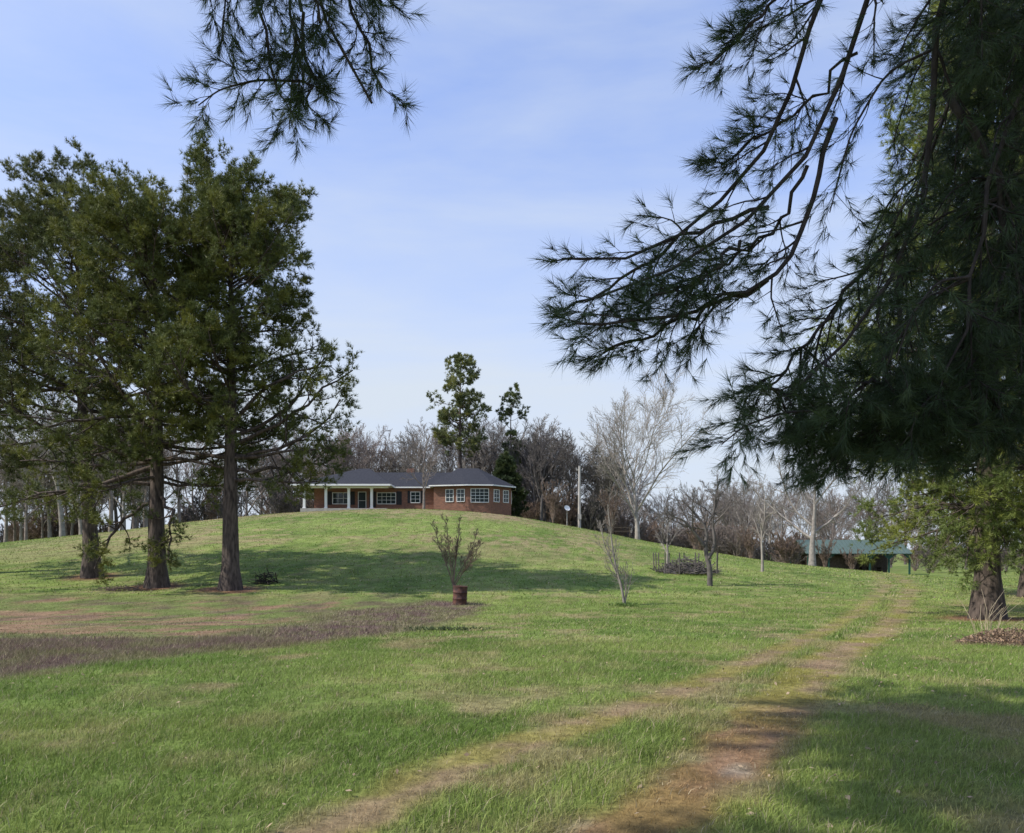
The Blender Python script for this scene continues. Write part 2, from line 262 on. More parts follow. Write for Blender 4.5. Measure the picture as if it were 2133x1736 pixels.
# ---------------------------------------------------------------- near white pine whose limbs hang into view
def near_tree(name,loc,limbs,trunkH,hang,seed,canopy,nc=13):
    rng=np.random.default_rng(seed); e=empty(name,(loc[0],loc[1],H(*loc)-.05)); o=np.array([loc[0],loc[1],H(*loc)-.05])
    K=14;t=np.linspace(0,1,K); P=np.zeros((1,K,3)); P[0,:,2]=t*trunkH; P[0,:,:2]+=np.cumsum(rng.normal(0,.05,(K,2)),0); R=(.34*(1-.92*t))[None]
    parts=[tubes(P,R,14)]
    K1=14; Q=np.stack([resample(l,K1) for l,_ in limbs])-o; Q[:,1:-1]+=rng.normal(0,.025,Q[:,1:-1].shape)
    R1=np.stack([np.linspace(a,.010,K1) for _,a in limbs])
    parts.append(tubes(Q,R1,8))
    Q2,R2=grow(rng,Q,R1,nc,.25,1,.35,1.0,lambda t,l:(.07*np.minimum(l,6)+.42*(1.25-t)),7,-.12,.13,.55,.0045,flat=.15)
    Q3,R3=grow(rng,Q2,R2,7,.15,1,.4,.9,lambda t,l:(.24*l+.07),4,.15,.12,.6,.003)
    parts+=[tubes(Q2,R2,5),tubes(Q3,R3,3)]
    ids,nh,zmin=hang          # drooping side branches springing from the chosen limbs
    if nh:
        L_=[]
        while len(L_)<nh:
            q=Q[ids[len(L_)%len(ids)]]; f=rng.uniform(.3,.98)*(K1-1); i=int(f); p=q[i]*(1-(f-i))+q[min(i+1,K1-1)]*(f-i)
            ln=rng.uniform(.5,1.4); ln=min(ln,p[2]+o[2]-zmin-.3*rng.random())
            if ln<.25: ln=.3
            dx=rng.uniform(-1.0,.35); dy=rng.uniform(-.45,.45); L_.append(resample([p,p+[dx*.45,dy*.5,-.12*ln],p+[dx*.8,dy*.85,-.5*ln],p+[dx,dy,-ln]],K1))
        Hh=np.stack(L_); RH=np.tile(np.linspace(.013,.005,K1),(len(Hh),1)); parts.append(tubes(Hh,RH,5))
        A,B=grow(rng,Hh,RH,11,.12,1,.4,1.0,lambda t,l:(.16*l+.16),5,-.05,.13,.6,.003); parts.append(tubes(A,B,3))
        A2,B2=grow(rng,A,B,3,.3,1,.4,.9,lambda t,l:(.3*l+.05),3,.1,.12,.6,.0025); parts.append(tubes(A2,B2,3))
    pts=[];dirs=[]
    def tips(Q,R,ts):
        tt=np.tile(np.array(ts),(len(Q),1)); a,d,_=sample(Q,R,tt); pts.append(a.reshape(-1,3)); dirs.append(d.reshape(-1,3))
    tips(Q3,R3,[1.]); tips(Q2,R2,[.7,1.]); 
    if nh: tips(A,B,[.6,1.]); tips(A2,B2,[1.])
    a=np.concatenate(pts); d=nrm(np.concatenate(dirs)+np.array([-.2,0,.12])+rng.normal(0,.12,(len(a),3)))
    V,F,C=tufts(rng,a,d,30,.15,.0042,(.08,.95),.09,.12,(.052,.080,.034),.45,np.clip(rng.random(len(a))-.6,0,.4))
    v,f=join(parts); mk('trunk_and_limbs',v,f,M_barkdk,parent=e,smooth=True); mk('needles',V,F,M_needle,C,parent=e)
    nl,zc,rad=canopy
    zz=zc+(trunkH-zc)*rng.random(nl); az=np.arange(nl)*2.4; p,_,r=sample(P,R,(zz/trunkH)[None]); 
    el=rng.uniform(.0,.3,nl)+(zz-zc)/(trunkH-zc)*.6; dd=np.stack([np.cos(az)*np.cos(el),np.sin(az)*np.cos(el),np.sin(el)],1); L1=rad*(1.05-.5*(zz-zc)/(trunkH-zc))*rng.uniform(.8,1.1,nl)
    C1=p[0][:,None]+dd[:,None]*(np.linspace(0,1,8)[None,:]*L1[:,None])[...,None]; CR=np.tile(np.linspace(.07,.015,8),(nl,1))
    C2,S2=grow(rng,C1,CR,9,.2,1,.5,1.1,lambda t,l:.3*l*(1.2-t)+.4,5,.1,.12); C3,S3=grow(rng,C2,S2,6,.2,1,.5,1.1,lambda t,l:.3*l+.1,4,.1,.12)
    v,f=join([tubes(C1,CR,5),tubes(C2,S2,4)]); mk('upper_limbs',v,f,M_barkdk,parent=e)
    a,d,_=sample(C3,S3,np.tile([.4,.7,1.],(len(C3),1))); V,F,C=tufts(rng,a.reshape(-1,3),d.reshape(-1,3),12,.24,.042,(.2,1.2),.05,.0,(.045,.07,.03),.3); mk('upper_needles',V,F,M_needle,C,parent=e)
    return e
rl=[
 ([(6.5,2.5,9.4),(4.6,4.6,8.6),(3.2,6.0,7.3),(2.98,6.4,6.6),(2.9,6.45,5.86),(2.74,6.5,5.34),(2.5,6.5,4.94),(2.14,6.4,4.54),(1.9,6.4,4.26),(1.5,6.35,4.02),(1.0,6.3,3.86),(.6,6.3,3.72)],.045),
 ([(4.6,4.6,8.6),(2.8,6.3,6.9),(2.54,6.6,6.26),(2.5,6.6,5.74),(2.3,6.7,5.34),(1.98,6.7,4.86),(1.6,6.7,4.4),(1.1,6.6,4.22),(.7,6.5,4.12),(.42,6.5,4.15)],.035),
 ([(6.5,2.5,8.2),(4.6,5,7.5),(3.5,6.2,6.8),(3.42,6.4,6.26),(3.62,6.4,5.5),(3.52,6.4,5.14),(3.34,6.4,4.46),(3.26,6.4,4.02),(2.94,6.3,3.54),(2.6,6.2,3.2),(2.2,6.2,2.9)],.055),
 ([(3.62,6.4,5.5),(3.9,6.3,4.94),(3.98,6.3,4.34),(4.08,6.2,3.78),(3.98,6.2,3.22),(3.74,6.2,2.75)],.035),
 ([(2.74,6.5,5.34),(2.62,6.45,4.85),(2.4,6.4,4.3),(2.1,6.3,3.9),(1.6,6.2,3.65),(1.1,6.1,3.5),(.5,6.0,3.45)],.024),
 ([(2.1,6.3,3.9),(1.7,6.3,3.7),(1.2,6.3,3.5),(.75,6.3,3.3)],.018),
 ([(2.8,6.3,6.9),(2.3,6.3,6.3),(2.0,6.2,6.0),(1.8,6.2,5.75),(1.6,6.2,5.6)],.016),
 ([(2.14,6.4,4.54),(1.7,6.6,4.5),(1.3,6.7,4.3),(.85,6.8,4.0),(.45,6.8,3.8)],.02),
 ([(3.34,6.4,4.46),(2.9,6.7,3.9),(2.5,6.8,3.4),(2.2,6.8,3.1)],.022),
 ([(3.26,6.4,4.02),(3.1,6.2,3.4),(2.8,6.0,2.95),(2.4,6.0,2.65)],.022),
 ([(3.98,6.2,3.22),(3.5,6.0,2.95),(3.1,6.0,2.75),(2.8,6.0,2.55)],.018),
 ([(4.6,5,7.5),(4.3,6.2,6.3),(4.3,6.6,5.4),(4.4,6.8,4.4),(4.2,6.8,3.5),(4.0,6.8,2.9)],.04),
 ([(4.6,5,7.5),(4.5,5.8,6.3),(4.1,6.1,5.4),(3.7,6.0,4.6),(3.5,5.9,3.7),(3.3,5.9,3.0)],.03),
 ([(1.9,6.4,4.26),(1.6,6.2,3.9),(1.3,6.1,3.75),(1.0,6.1,3.65)],.016),
 ([(2.5,6.5,4.94),(2.3,6.7,4.5),(1.9,6.8,4.2),(1.5,6.8,4.0)],.018),
 ([(2.9,6.45,5.86),(2.5,6.7,5.5),(2.1,6.8,5.3),(1.85,6.8,5.1)],.014),
 ([(4.6,5,7.5),(4.9,6.5,6.3),(5.0,7.2,5.2),(4.9,7.4,4.2),(4.6,7.4,3.4)],.04),
 ([(4.6,5,7.5),(4.5,6.8,6.9),(4.2,7.4,6.0),(4.0,7.6,5.2),(3.8,7.6,4.3)],.035),
 ([(4.6,5,7.5),(5.1,7,7.2),(4.9,8,6.4),(4.6,8.2,5.3),(4.4,8.2,4.2)],.035),
 ([(6.5,2.5,7.6),(5.6,5,7.2),(5.3,6.4,6.6),(5.3,6.9,5.6),(5.1,7.0,4.6),(4.9,6.9,3.6)],.04),
]
near_tree('white_pine_tree',(6.5,2.5),rl,19,([3,11,12,16,17,18,19,2,8,9,10,3,11,16,19],96,2.45),31,(34,7.4,5.0))
ll=[
 ([(-7.0,1.2,11.8),(-4.6,2.8,11),(-2.4,5.0,9.4),(-1.8,6.1,7.6),(-1.75,6.4,6.4),(-1.6,6.4,5.9),(-1.4,6.4,5.6),(-1.15,6.3,5.35)],.045),
 ([(-2.1,5.5,8.6),(-2.1,6.1,7.2),(-2.1,6.4,6.3),(-2.0,6.4,5.8),(-1.95,6.4,5.5)],.024),
 ([(-2.1,5.5,8.6),(-2.3,6.1,7.2),(-2.35,6.3,6.5),(-2.5,6.3,6.2)],.02),
 ([(-1.8,6.1,7.6),(-1.5,6.4,6.6),(-1.25,6.5,6.0),(-1.1,6.5,5.6)],.02),
 ([(-1.75,6.4,6.4),(-1.8,6.6,5.9),(-1.75,6.6,5.5)],.016),
 ([(-1.8,6.1,7.6),(-1.45,6.2,6.7),(-1.2,6.2,6.3),(-1.05,6.2,6.1)],.018),
 ([(-1.8,6.1,7.6),(-1.7,6.0,6.8),(-1.6,6.0,6.2),(-1.5,6.0,5.8)],.018),
 ([(-1.8,6.1,7.6),(-1.95,6.6,6.8),(-1.9,6.8,6.2),(-1.7,6.8,5.8)],.018),
]
near_tree('white_pine_tree',(-7.0,1.2),ll,17.5,([1,3,4,6,7],5,5.6),41,(110,12.0,4.3),10)
# ---------------------------------------------------------------- bare trees
def bare(seed,Ht,r0,trunk=.3,n=(8,8,6,4),ang=(.35,.75),spread=.55,up=.35,twig=.014,trunkpts=None,wig=.1,lastang=(.3,.8),top=.8,fall=.75):
    rng=np.random.default_rng(seed); K=10
    if trunkpts is None:
        t=np.linspace(0,1,K); P=np.zeros((1,K,3)); P[0,:,2]=t*Ht*top; P[0,:,:2]=np.cumsum(rng.normal(0,.012*Ht,(K,2)),0)*t[:,None]
        R=(r0*(1-.9*t)*(1+.3*np.exp(-t*8)))[None]
    else:
        P=np.array([resample(q,K) for q in trunkpts]); R=np.stack([np.linspace(r0,r0*.25,K)*(1 if i==0 else .7) for i in range(len(P))])
    A=grow(rng,P,R,n[0],trunk,.98,*ang,lambda t,l:spread*Ht*(1.15-fall*t),8,up,wig,.6,twig*1.6)
    B=grow(rng,*A,n[1],.2,1,.35,.8,lambda t,l:.42*l*(1.2-.7*t),6,up*.7,wig,.6,twig*1.2)
    C=grow(rng,*B,n[2],.15,1,*lastang,lambda t,l:.42*l*(1.2-.6*t),4,up*.5,wig,.6,twig)
    E=grow(rng,*C,n[3],.1,1,*lastang,lambda t,l:.5*l,3,up*.3,wig,.6,twig*.75)
    return join([tubes(P,R,9),tubes(*A,6),tubes(*B,4),tubes(*C,3),tubes(*E,3)])
def btree(name,x,y,m,g,rot=0):
    e=empty(name,(x,y,H(x,y)-.1)); e.rotation_euler[2]=rot; mk('trunk_and_branches',g[0],g[1],m,parent=e,smooth=True); return e
btree('bare_tree',17.0,104,M_barelt,bare(51,23.5,.36,.25,(13,10,8,6),(.4,1.05),.56,.28,.022,top=.55,fall=.35))
btree('bare_tree',-10.6,92.5,M_pink,bare(52,9.3,.16,.25,(9,8,6,4),(.4,.8),.5,.35,.014))
btree('bare_tree',33.2,85,M_bare,bare(53,16.5,.38,.3,(8,8,6,5),(.4,.95),.5,.3,.02,wig=.15,top=.6,fall=.4))
btree('slender_tree',16.3,50,M_barelt,bare(54,7.8,.085,.25,(16,6,4,3),(.5,.9),.26,.4,.007))
btree('fruit_tree',10.3,40,M_baredk,bare(55,6.6,.15,.4,(6,7,6,4),(.5,1.0),.42,.5,.008,wig=.16,
  trunkpts=[[(0,0,0),(.02,0,1.2),(-.1,.05,1.6),(-.35,.05,1.9),(-.3,0,2.4),(.05,0,2.9),(-.6,.1,3.7),(-1.4,.2,4.6)],[(-.1,0,1.5),(.25,0,1.9),(.3,.05,2.6),(.1,.1,3.3),(.3,.1,4.3),(.5,.2,5.4)],[(-.3,0,2.2),(-.9,-.1,3.0),(-1.5,-.2,3.6),(-2.0,-.1,3.7)]]))
btree('fruit_tree',9.5,47,M_bare,bare(56,4.6,.09,.25,(8,7,5,4),(.4,.85),.4,.45,.008))
btree('fruit_tree',4.55,31,M_bare,bare(57,4.2,.06,.2,(8,6,4,3),(.2,.5),.3,.6,.005,trunkpts=[[(0,0,0),(-.1,0,.8),(-.45,0,2),(-.6,0,3.4),(-.7,0,4.2)],[(-.05,0,.5),(-.35,.1,1.5),(-.85,.1,2.6),(-.95,.1,3.4)],[(0,0,0),(.05,0,.6),(-.05,.05,1.3)]]))
btree('multi_stem_shrub',-2.75,36,M_brn,bare(58,3.6,.045,.2,(9,7,6,4),(.15,.6),.27,.45,.006,trunkpts=[[(0,0,0),(0,0,.6),(.1,0,1.4),(.25,0,2.6),(.3,0,3.4)],[(0,0,.3),(-.2,0,1.0),(-.6,.1,2.0),(-.9,.1,3)],[(0,0,.3),(.3,.1,1),(.8,.2,1.9),(1.1,.3,2.8)],[(0,0,.4),(-.1,-.1,1.2),(-.2,-.3,2.4),(-.3,-.3,3.3)],[(0,0,.2),(.4,-.2,.9),(.9,-.4,1.5),(1.3,-.4,2.3)]]))
for i,(x,y,h) in enumerate([(4.7,88,5.4),(12.5,96,7),(24,98,5),(42.5,96,3.6),(21,88,4.2),(37.5,92,4.5),(28,90,4)]):
    tp=[[(0,0,0),(dx*.3,dy*.3,h*.4),(dx,dy,h*.85)] for dx,dy in [(0,.2),(-1,.1),(1,.3),(.5,-.7),(-.6,-.6),(1.5,.1),(-1.5,.3)]]
    btree('bare_shrub',x,y,M_brn,bare(60+i,h,.06,.2,(7,6,5,3),(.15,.5),.3,.4,.014,trunkpts=tp))
# distant woodland (shared meshes)
wood=empty('distant_woodland'); vs=[]
for i in range(6):
    g=bare(70+i,20,.26,.3,(10,9,7,4),(.4,.95),.42,.35,.026,top=.65,fall=.5); me_o=mk('woodland_tree',g[0],g[1],[M_bare,M_pink,M_baredk][i%3],parent=wood,smooth=False); vs.append(me_o)
for i in range(3):
    tp=[[(0,0,0),(dx*.5,dy*.5,2.2),(dx,dy,4.5)] for dx,dy in [(0,.2),(-1.4,.1),(1.4,.3),(.5,-1.2),(-.6,-1.0),(2.2,.1),(-2.2,.3)]]
    g=bare(80+i,5.5,.07,.1,(8,7,5,3),(.3,.8),.4,.3,.022,trunkpts=tp); vs.append(mk('woodland_thicket',g[0],g[1],[M_brn,M_pink,M_baredk][i],parent=wood))
rng=np.random.default_rng(99); first=[True]*9
def put(i,x,y,s):
    o=vs[i]
    if not first[i]: o=link(D.objects.new('woodland_tree' if i<6 else 'woodland_thicket',vs[i].data)); o.parent=wood
    first[i]=False; o.location=(x,y,H(x,y)-.2); o.rotation_euler=(0,0,rng.random()*6.28); o.scale=(s*rng.uniform(.9,1.1),s*rng.uniform(.9,1.1),s)
def zone(n,x0,x1,y0,y1,s0,s1,ids):
    for k in range(n): put(ids[k%len(ids)],rng.uniform(x0,x1),rng.uniform(y0,y1),rng.uniform(s0,s1))
zone(50,-48,6,122,160,.9,1.2,[0,1,2,3,4,5,0,3])
zone(12,1,14,110,124,.8,1.0,[2,5])
zone(46,-120,-42,95,150,.85,1.2,[0,3,2,4,1,5]); zone(22,-66,-44,80,100,.7,1.0,[0,3,4])
zone(56,10,100,140,210,.85,1.15,[0,1,3,4,2]); zone(14,60,110,60,120,.6,.8,[0,1,4]); zone(40,110,330,150,330,.9,1.3,[0,1,3,4])
zone(20,-20,60,320,420,.8,1.0,[0,1,3]); zone(40,60,300,420,520,.9,1.2,[0,1,3])
zone(90,-110,-30,98,135,.7,1.3,[6,7,8]); zone(60,-30,12,112,135,.8,1.5,[6,7,8]); zone(70,8,60,118,160,.7,1.4,[6,7,8]); zone(50,56,110,70,135,.7,1.2,[6,7,8]); zone(12,25,36,92,105,.5,.9,[6,7,8])
# ---------------------------------------------------------------- box/prism helper for buildings
def boxes(name,L,mat,parent,bev=0):
    bm=bmesh.new()
    for b in L:
        x0,x1,y0,y1,z0,z1=b; bmesh.ops.create_cube(bm,size=1,matrix=Matrix.Translation(((x0+x1)/2,(y0+y1)/2,(z0+z1)/2))@Matrix.Diagonal((x1-x0,y1-y0,z1-z0,1)))
    me=D.meshes.new(name); bm.to_mesh(me); bm.free(); me.materials.append(mat); o=link(D.objects.new(name,me)); o.parent=parent; return o
def hull(name,pts,mat,parent):
    bm=bmesh.new(); [bm.verts.new(p) for p in pts]; bmesh.ops.convex_hull(bm,input=bm.verts); me=D.meshes.new(name); bm.to_mesh(me); bm.free(); me.materials.append(mat); o=link(D.objects.new(name,me)); o.parent=parent; return o
def prism(name,poly,z0,z1,mat,parent,inset=None):
    return hull(name,[(x,y,z) for x,y in poly for z in (z0,z1)],mat,parent)
m,nt,b=nodes('brick'); M_brick=m; L=nt.links.new; tc=N(nt,'ShaderNodeTexCoord'); sx=N(nt,'ShaderNodeSeparateXYZ'); cx=N(nt,'ShaderNodeCombineXYZ'); ad=N(nt,'ShaderNodeMath')
L(tc.outputs['Object'],sx.inputs[0]); L(sx.outputs[0],ad.inputs[0]); L(sx.outputs[1],ad.inputs[1]); L(ad.outputs[0],cx.inputs[0]); L(sx.outputs[2],cx.inputs[1])
br=N(nt,'ShaderNodeTexBrick'); br.inputs['Scale'].default_value=1; br.inputs['Brick Width'].default_value=.22; br.inputs['Row Height'].default_value=.075; br.inputs['Mortar Size'].default_value=.008
br.inputs['Color1'].default_value=(.32,.125,.07,1); br.inputs['Color2'].default_value=(.17,.062,.040,1); br.inputs['Mortar'].default_value=(.26,.20,.15,1); L(cx.outputs[0],br.inputs['Vector'])
nz=N(nt,'ShaderNodeTexNoise'); nz.inputs['Scale'].default_value=1.3; nz.inputs['Detail'].default_value=5; L(cx.outputs[0],nz.inputs['Vector']); mx=N(nt,'ShaderNodeMix'); mx.data_type='RGBA'; mx.blend_type='MULTIPLY'; mx.inputs[0].default_value=.35
L(br.outputs['Color'],mx.inputs[6]); L(nz.outputs['Fac'],mx.inputs[7]); L(mx.outputs[2],b.inputs['Base Color']); b.inputs['Roughness'].default_value=.9
M_shingle=mat('shingle_roof',(.050,.052,.060),(.025,.026,.032),6,.9,.2,(1,1,4),spec=.15); M_white=mat('white_paint',(.78,.77,.74),(.70,.69,.66),2,.5)
M_glass,nt,b=nodes('window_glass'); b.inputs['Base Color'].default_value=(.02,.03,.03,1); b.inputs['Roughness'].default_value=.08
M_shut=mat('dark_shutter',(.02,.02,.022),None,3,.6); M_conc=mat('concrete',(.40,.37,.33),None,4,.9); M_orange=mat('brick_steps',(.33,.13,.07),(.22,.08,.05),6,.9)
# ---------------------------------------------------------------- brick house  (origin at its floor)
fx,fy,fz=-13,96,7.95
hs=empty('brick_house',(fx,fy,fz))
boxes('walls',[(-12.3,3.3,2.2,9,-1.2,2.75),],M_brick,hs)
wing=[(3.2,.2),(7.6,-.8),(10.4,-.6),(12.9,1.9),(12.9,5.5),(10.4,8.4),(3.2,8.4)]
prism('wing_walls',wing,-2.2,2.752,M_brick,hs)
boxes('porch_slab',[(-13.3,-2.6,-.6,2.2,-.9,-.02)],M_conc,hs); boxes('porch_steps',[(-5.6,-3.6,-1.0,-.6,-.6,-.2),(-5.6,-3.6,-1.4,-1.0,-.8,-.38)],M_orange,hs)
cols=[]
for cx_ in (-12.9,-10.2,-7.35,-4.5): cols+=[(cx_-.15,cx_+.15,-.35,-.05,.1,2.38),(cx_-.2,cx_+.2,-.40,.0,-.02,.1),(cx_-.2,cx_+.2,-.40,.0,2.38,2.5)]
boxes('porch_columns',cols,M_white,hs)
boxes('porch_beam',[(-13.6,-2.4,-.5,-.2,2.5,2.70),(-13.6,-13.3,-.2,2.2,2.5,2.70)],M_white,hs)
boxes('porch_ceiling',[(-14.1,-2.2,-1.0,2.4,2.78,2.80)],M_white,hs)
hull('porch_roof',[(-14.3,-1.2,2.81),(-14.3,9.8,2.81),(-2.0,-1.2,2.81),(-2.0,9.8,2.81),(-14.3,-1.2,2.92),(-14.3,9.8,2.92),(-2.0,-1.2,2.92),(-2.0,9.8,2.92),(-6.9,4.5,5.5),(-5.6,4.5,5.5)],M_shingle,hs)
hull('main_roof',[(-9,1.7,2.81),(-9,9.9,2.81),(6,1.7,2.81),(6,9.9,2.81),(-6,5.4,5.1),(5,5.4,5.1)],M_shingle,hs)
cxw,cyw=8,3.8
ev=[(cxw+(x-cxw)*1.11,cyw+(y-cyw)*1.13) for x,y in wing]
hull('wing_roof',[(x,y,z) for x,y in ev for z in (2.81,2.9)]+[(6.0,3.8,5.45),(8.6,3.8,5.45)],M_shingle,hs)
def fascia(name,poly,z0,z1,t=.06,closed=True):
    bm=bmesh.new(); n=len(poly)
    for i in range(n if closed else n-1):
        a=Vector((*poly[i],0)); c=Vector((*poly[(i+1)%n],0)); d=(c-a).normalized(); q=Vector((d.y,-d.x,0))*t
        vs_=[bm.verts.new((p.x,p.y,z)) for z in (z0,z1) for p in (a,c,c+q,a+q)]
        for f in ((0,1,2,3),(4,5,6,7),(0,1,5,4),(1,2,6,5),(2,3,7,6),(3,0,4,7)): bm.faces.new([vs_[k] for k in f])
    bmesh.ops.recalc_face_normals(bm,faces=bm.faces)
    me=D.meshes.new(name); bm.to_mesh(me); bm.free(); me.materials.append(M_white); o=link(D.objects.new(name,me)); o.parent=hs
fascia('wing_fascia',ev,2.72,2.87); fascia('porch_fascia',[(-14.3,9.8),(-14.3,-1.2),(-2.0,-1.2),(-2.0,1.6)],2.72,2.93,.08,False); fascia('main_fascia',[(-2,1.66),(3.0,1.66)],2.70,2.86,.06,False)
def window(a,c,z0,z1,nx,nz,name='window'):
    a=Vector((*a,0)); c=Vector((*c,0)); d=(c-a); ln=d.length; d.normalize(); q=Vector((d.y,-d.x,0)); Mx=Matrix((( d.x,q.x,0,a.x),(d.y,q.y,0,a.y),(0,0,1,0),(0,0,0,1)))
    def bx(nm,L,mt):
        o=boxes(nm,L,mt,hs); o.data.transform(Mx); o.data.update()
    bx(name+'_glass',[(0,ln,-.02,.03,z0,z1)],M_glass)
    fr=[(-.07,0,-.02,.07,z0-.07,z1+.07),(ln,ln+.07,-.02,.07,z0-.07,z1+.07),(0,ln,-.02,.07,z1,z1+.07),(0,ln,-.02,.09,z0-.08,z0)]
    for i in range(1,nx): fr.append((ln*i/nx-.02,ln*i/nx+.02,.03,.05,z0,z1))
    for i in range(1,nz): fr.append((0,ln,.03,.045,z0+(z1-z0)*i/nz-.02,z0+(z1-z0)*i/nz+.02))
    bx(name+'_frame',fr,M_white)
window((-9.9,2.2),(-7.9,2.2),.75,2.1,3,2); window((-4.2,2.2),(-1.9,2.2),.75,2.1,4,3); window((.1,2.2),(1.2,2.2),.9,2.2,2,3)
window((-6.6,2.2),(-5.7,2.2),.05,2.2,1,2,'door')
boxes('shutters',[(-10.7,-10.05,2.12,2.2,.6,2.3),(-7.75,-7.1,2.12,2.2,.6,2.3),(-5.2,-4.4,2.12,2.2,.3,2.3),(-1.75,-1.1,2.12,2.2,.6,2.3),(-.35,-.05,2.12,2.2,.8,2.4),(1.35,1.7,2.12,2.2,.8,2.4)],M_shut,hs)
def onwall(i,f0,f1):
    a=np.array(wing[i]); c=np.array(wing[i+1]); return tuple(a+(c-a)*f0),tuple(a+(c-a)*f1)
window(*onwall(0,.36,.56),.85,2.3,2,3); window(*onwall(0,.68,.88),.85,2.3,2,3); window(*onwall(1,.12,.88),.75,2.35,4,4); window(*onwall(2,.14,.38),.85,2.3,2,3); window(*onwall(2,.60,.84),.85,2.3,2,3); window(*onwall(3,.15,.85),.8,2.3,3,3)
boxes('foundation_vents',[(8.4,8.8,-.86,-.74,-.75,-.5),(9.4,9.8,-.80,-.66,-.75,-.5)],M_shut,hs)
boxes('chimney',[(-1,.0,6,7,4.0,5.7)],M_brick,hs)
# ---------------------------------------------------------------- green roofed pavilion
gz=H(44,100)+.3; pv=empty('green_roof_pavilion',(44,100,gz)); M_green=mat('green_metal',(.095,.135,.115),(.07,.105,.088),2,.6,0,(8,1,1)); M_gpaint=mat('green_paint',(.02,.075,.055),None,2,.6); M_wood=mat('dark_wood',(.10,.075,.055),(.05,.04,.03),6,.9)
def slab(name,quad,t,mat,parent): return hull(name,[(x,y,z+dz) for x,y,z in quad for dz in (0,t)],mat,parent)
slab('roof_front',[(-7,-3.4,2.2),(6.4,-3.4,2.2),(6.4,.0,4.0),(-7,.0,4.0)],.07,M_green,pv); slab('roof_back',[(-7,.003,4.0),(6.4,.003,4.0),(6.4,3.4,2.2),(-7,3.4,2.2)],.07,M_green,pv)
for k in range(27):
    x=-6.9+k*.5; slab('roof_rib',[(x,-3.42,2.27),(x+.05,-3.42,2.27),(x+.05,0,4.07),(x,0,4.07)],.04,M_green,pv)
boxes('posts',[(x-.09,x+.09,yy-.09,yy+.09,-.6,2.3) for x in (-6.6,-4,-1.2,1.2,3.6,6.2) for yy in (-3,3)],M_gpaint,pv)
boxes('back_wall',[(-6.6,6.2,2.85,2.9,-.5,2.2),(-6.6,-.3,-2.4,-2.3,-.3,2.0)],M_wood,pv)
for x in (-4,-1.2,1.2,3.6,6.2):
    for s in (-1,1):
        if x==6.2 and s==1: continue
        slab('brace',[(x,-3.08,1.45),(x+s*.95,-3.08,2.25),(x,-3.08,2.25)],.02,M_gpaint,pv)
boxes('picnic_table',[(2,3.6,-1,-.3,.5,.56),(2,3.6,-1.5,-1.25,.2,.25),(2.1,2.2,-1.4,-.2,-.4,.5),(3.4,3.5,-1.4,-.2,-.4,.5),(-2,2,.5,1.2,.5,.56),(-1.9,-1.8,.5,1.2,-.4,.5),(1.8,1.9,.5,1.2,-.4,.5)],M_wood,pv)
# ---------------------------------------------------------------- utility pole, dish, clutter
ux,uy=7.9,90; up=empty('utility_pole',(ux,uy,H(ux,uy)-.1)); hgt=12.6-H(ux,uy)
M_pole=mat('weathered_pole',(.46,.43,.39),(.34,.31,.28),4,.9,.2,(1,1,.2))
v,f=tubes(np.array([[(0,0,0),(0,0,hgt*.5),(.02,0,hgt)]]),np.array([[.19,.16,.13]]),12); mk('pole',v,f,M_pole,parent=up,smooth=True)
boxes('meter_box',[(-.2,.2,-.35,-.18,1.3,1.9),(-.08,.08,-.28,-.18,1.9,4)],M_pole,up); boxes('insulator_bracket',[(-.4,.4,-.05,.05,hgt-.5,hgt-.4),(-.42,-.34,-.05,.05,hgt-.4,hgt-.2),(.34,.42,-.05,.05,hgt-.4,hgt-.2)],M_pole,up)
dz=H(6.3,88); ds=empty('satellite_dish',(6.3,88,dz-.05)); v,f=tubes(np.array([[(0,0,0),(0,0,1),(0,0,2)]]),np.full((1,3),.05),8); mk('mast',v,f,M_pole,parent=ds)
bm=bmesh.new(); rings=[]
for k in range(6):
    r=.36*k/5; rings.append([bm.verts.new((r*math.cos(a*.3927),.35*(r/.45)**2*-.3,r*math.sin(a*.3927)+.0)) for a in range(16)] if k else [bm.verts.new((0,0,0))])
for a in range(16): bm.faces.new((rings[0][0],rings[1][a],rings[1][(a+1)%16]))
for k in range(1,5):
    for a in range(16): bm.faces.new((rings[k][a],rings[k+1][a],rings[k+1][(a+1)%16],rings[k][(a+1)%16]))
me=D.meshes.new('dish'); bm.to_mesh(me); bm.free(); me.materials.append(M_white); o=link(D.objects.new('dish',me)); o.parent=ds; o.location=(0,-.1,2.1); o.rotation_euler=(-.5,0,.4)
boxes('feed_arm',[(-.02,.02,-.6,-.1,1.75,1.8),(-.05,.05,-.65,-.55,1.78,1.9)],M_pole,ds)
rf=empty('rail_fence',(11.5,88,H(11.5,88))); boxes('posts_and_rails',[(x-.06,x+.06,-.06,.06,-.6,1.1) for x in (-2,0,2)]+[(-2,2,-.03,.03,.9,1.0),(-2,2,-.03,.03,.45,.55)],M_wood,rf)
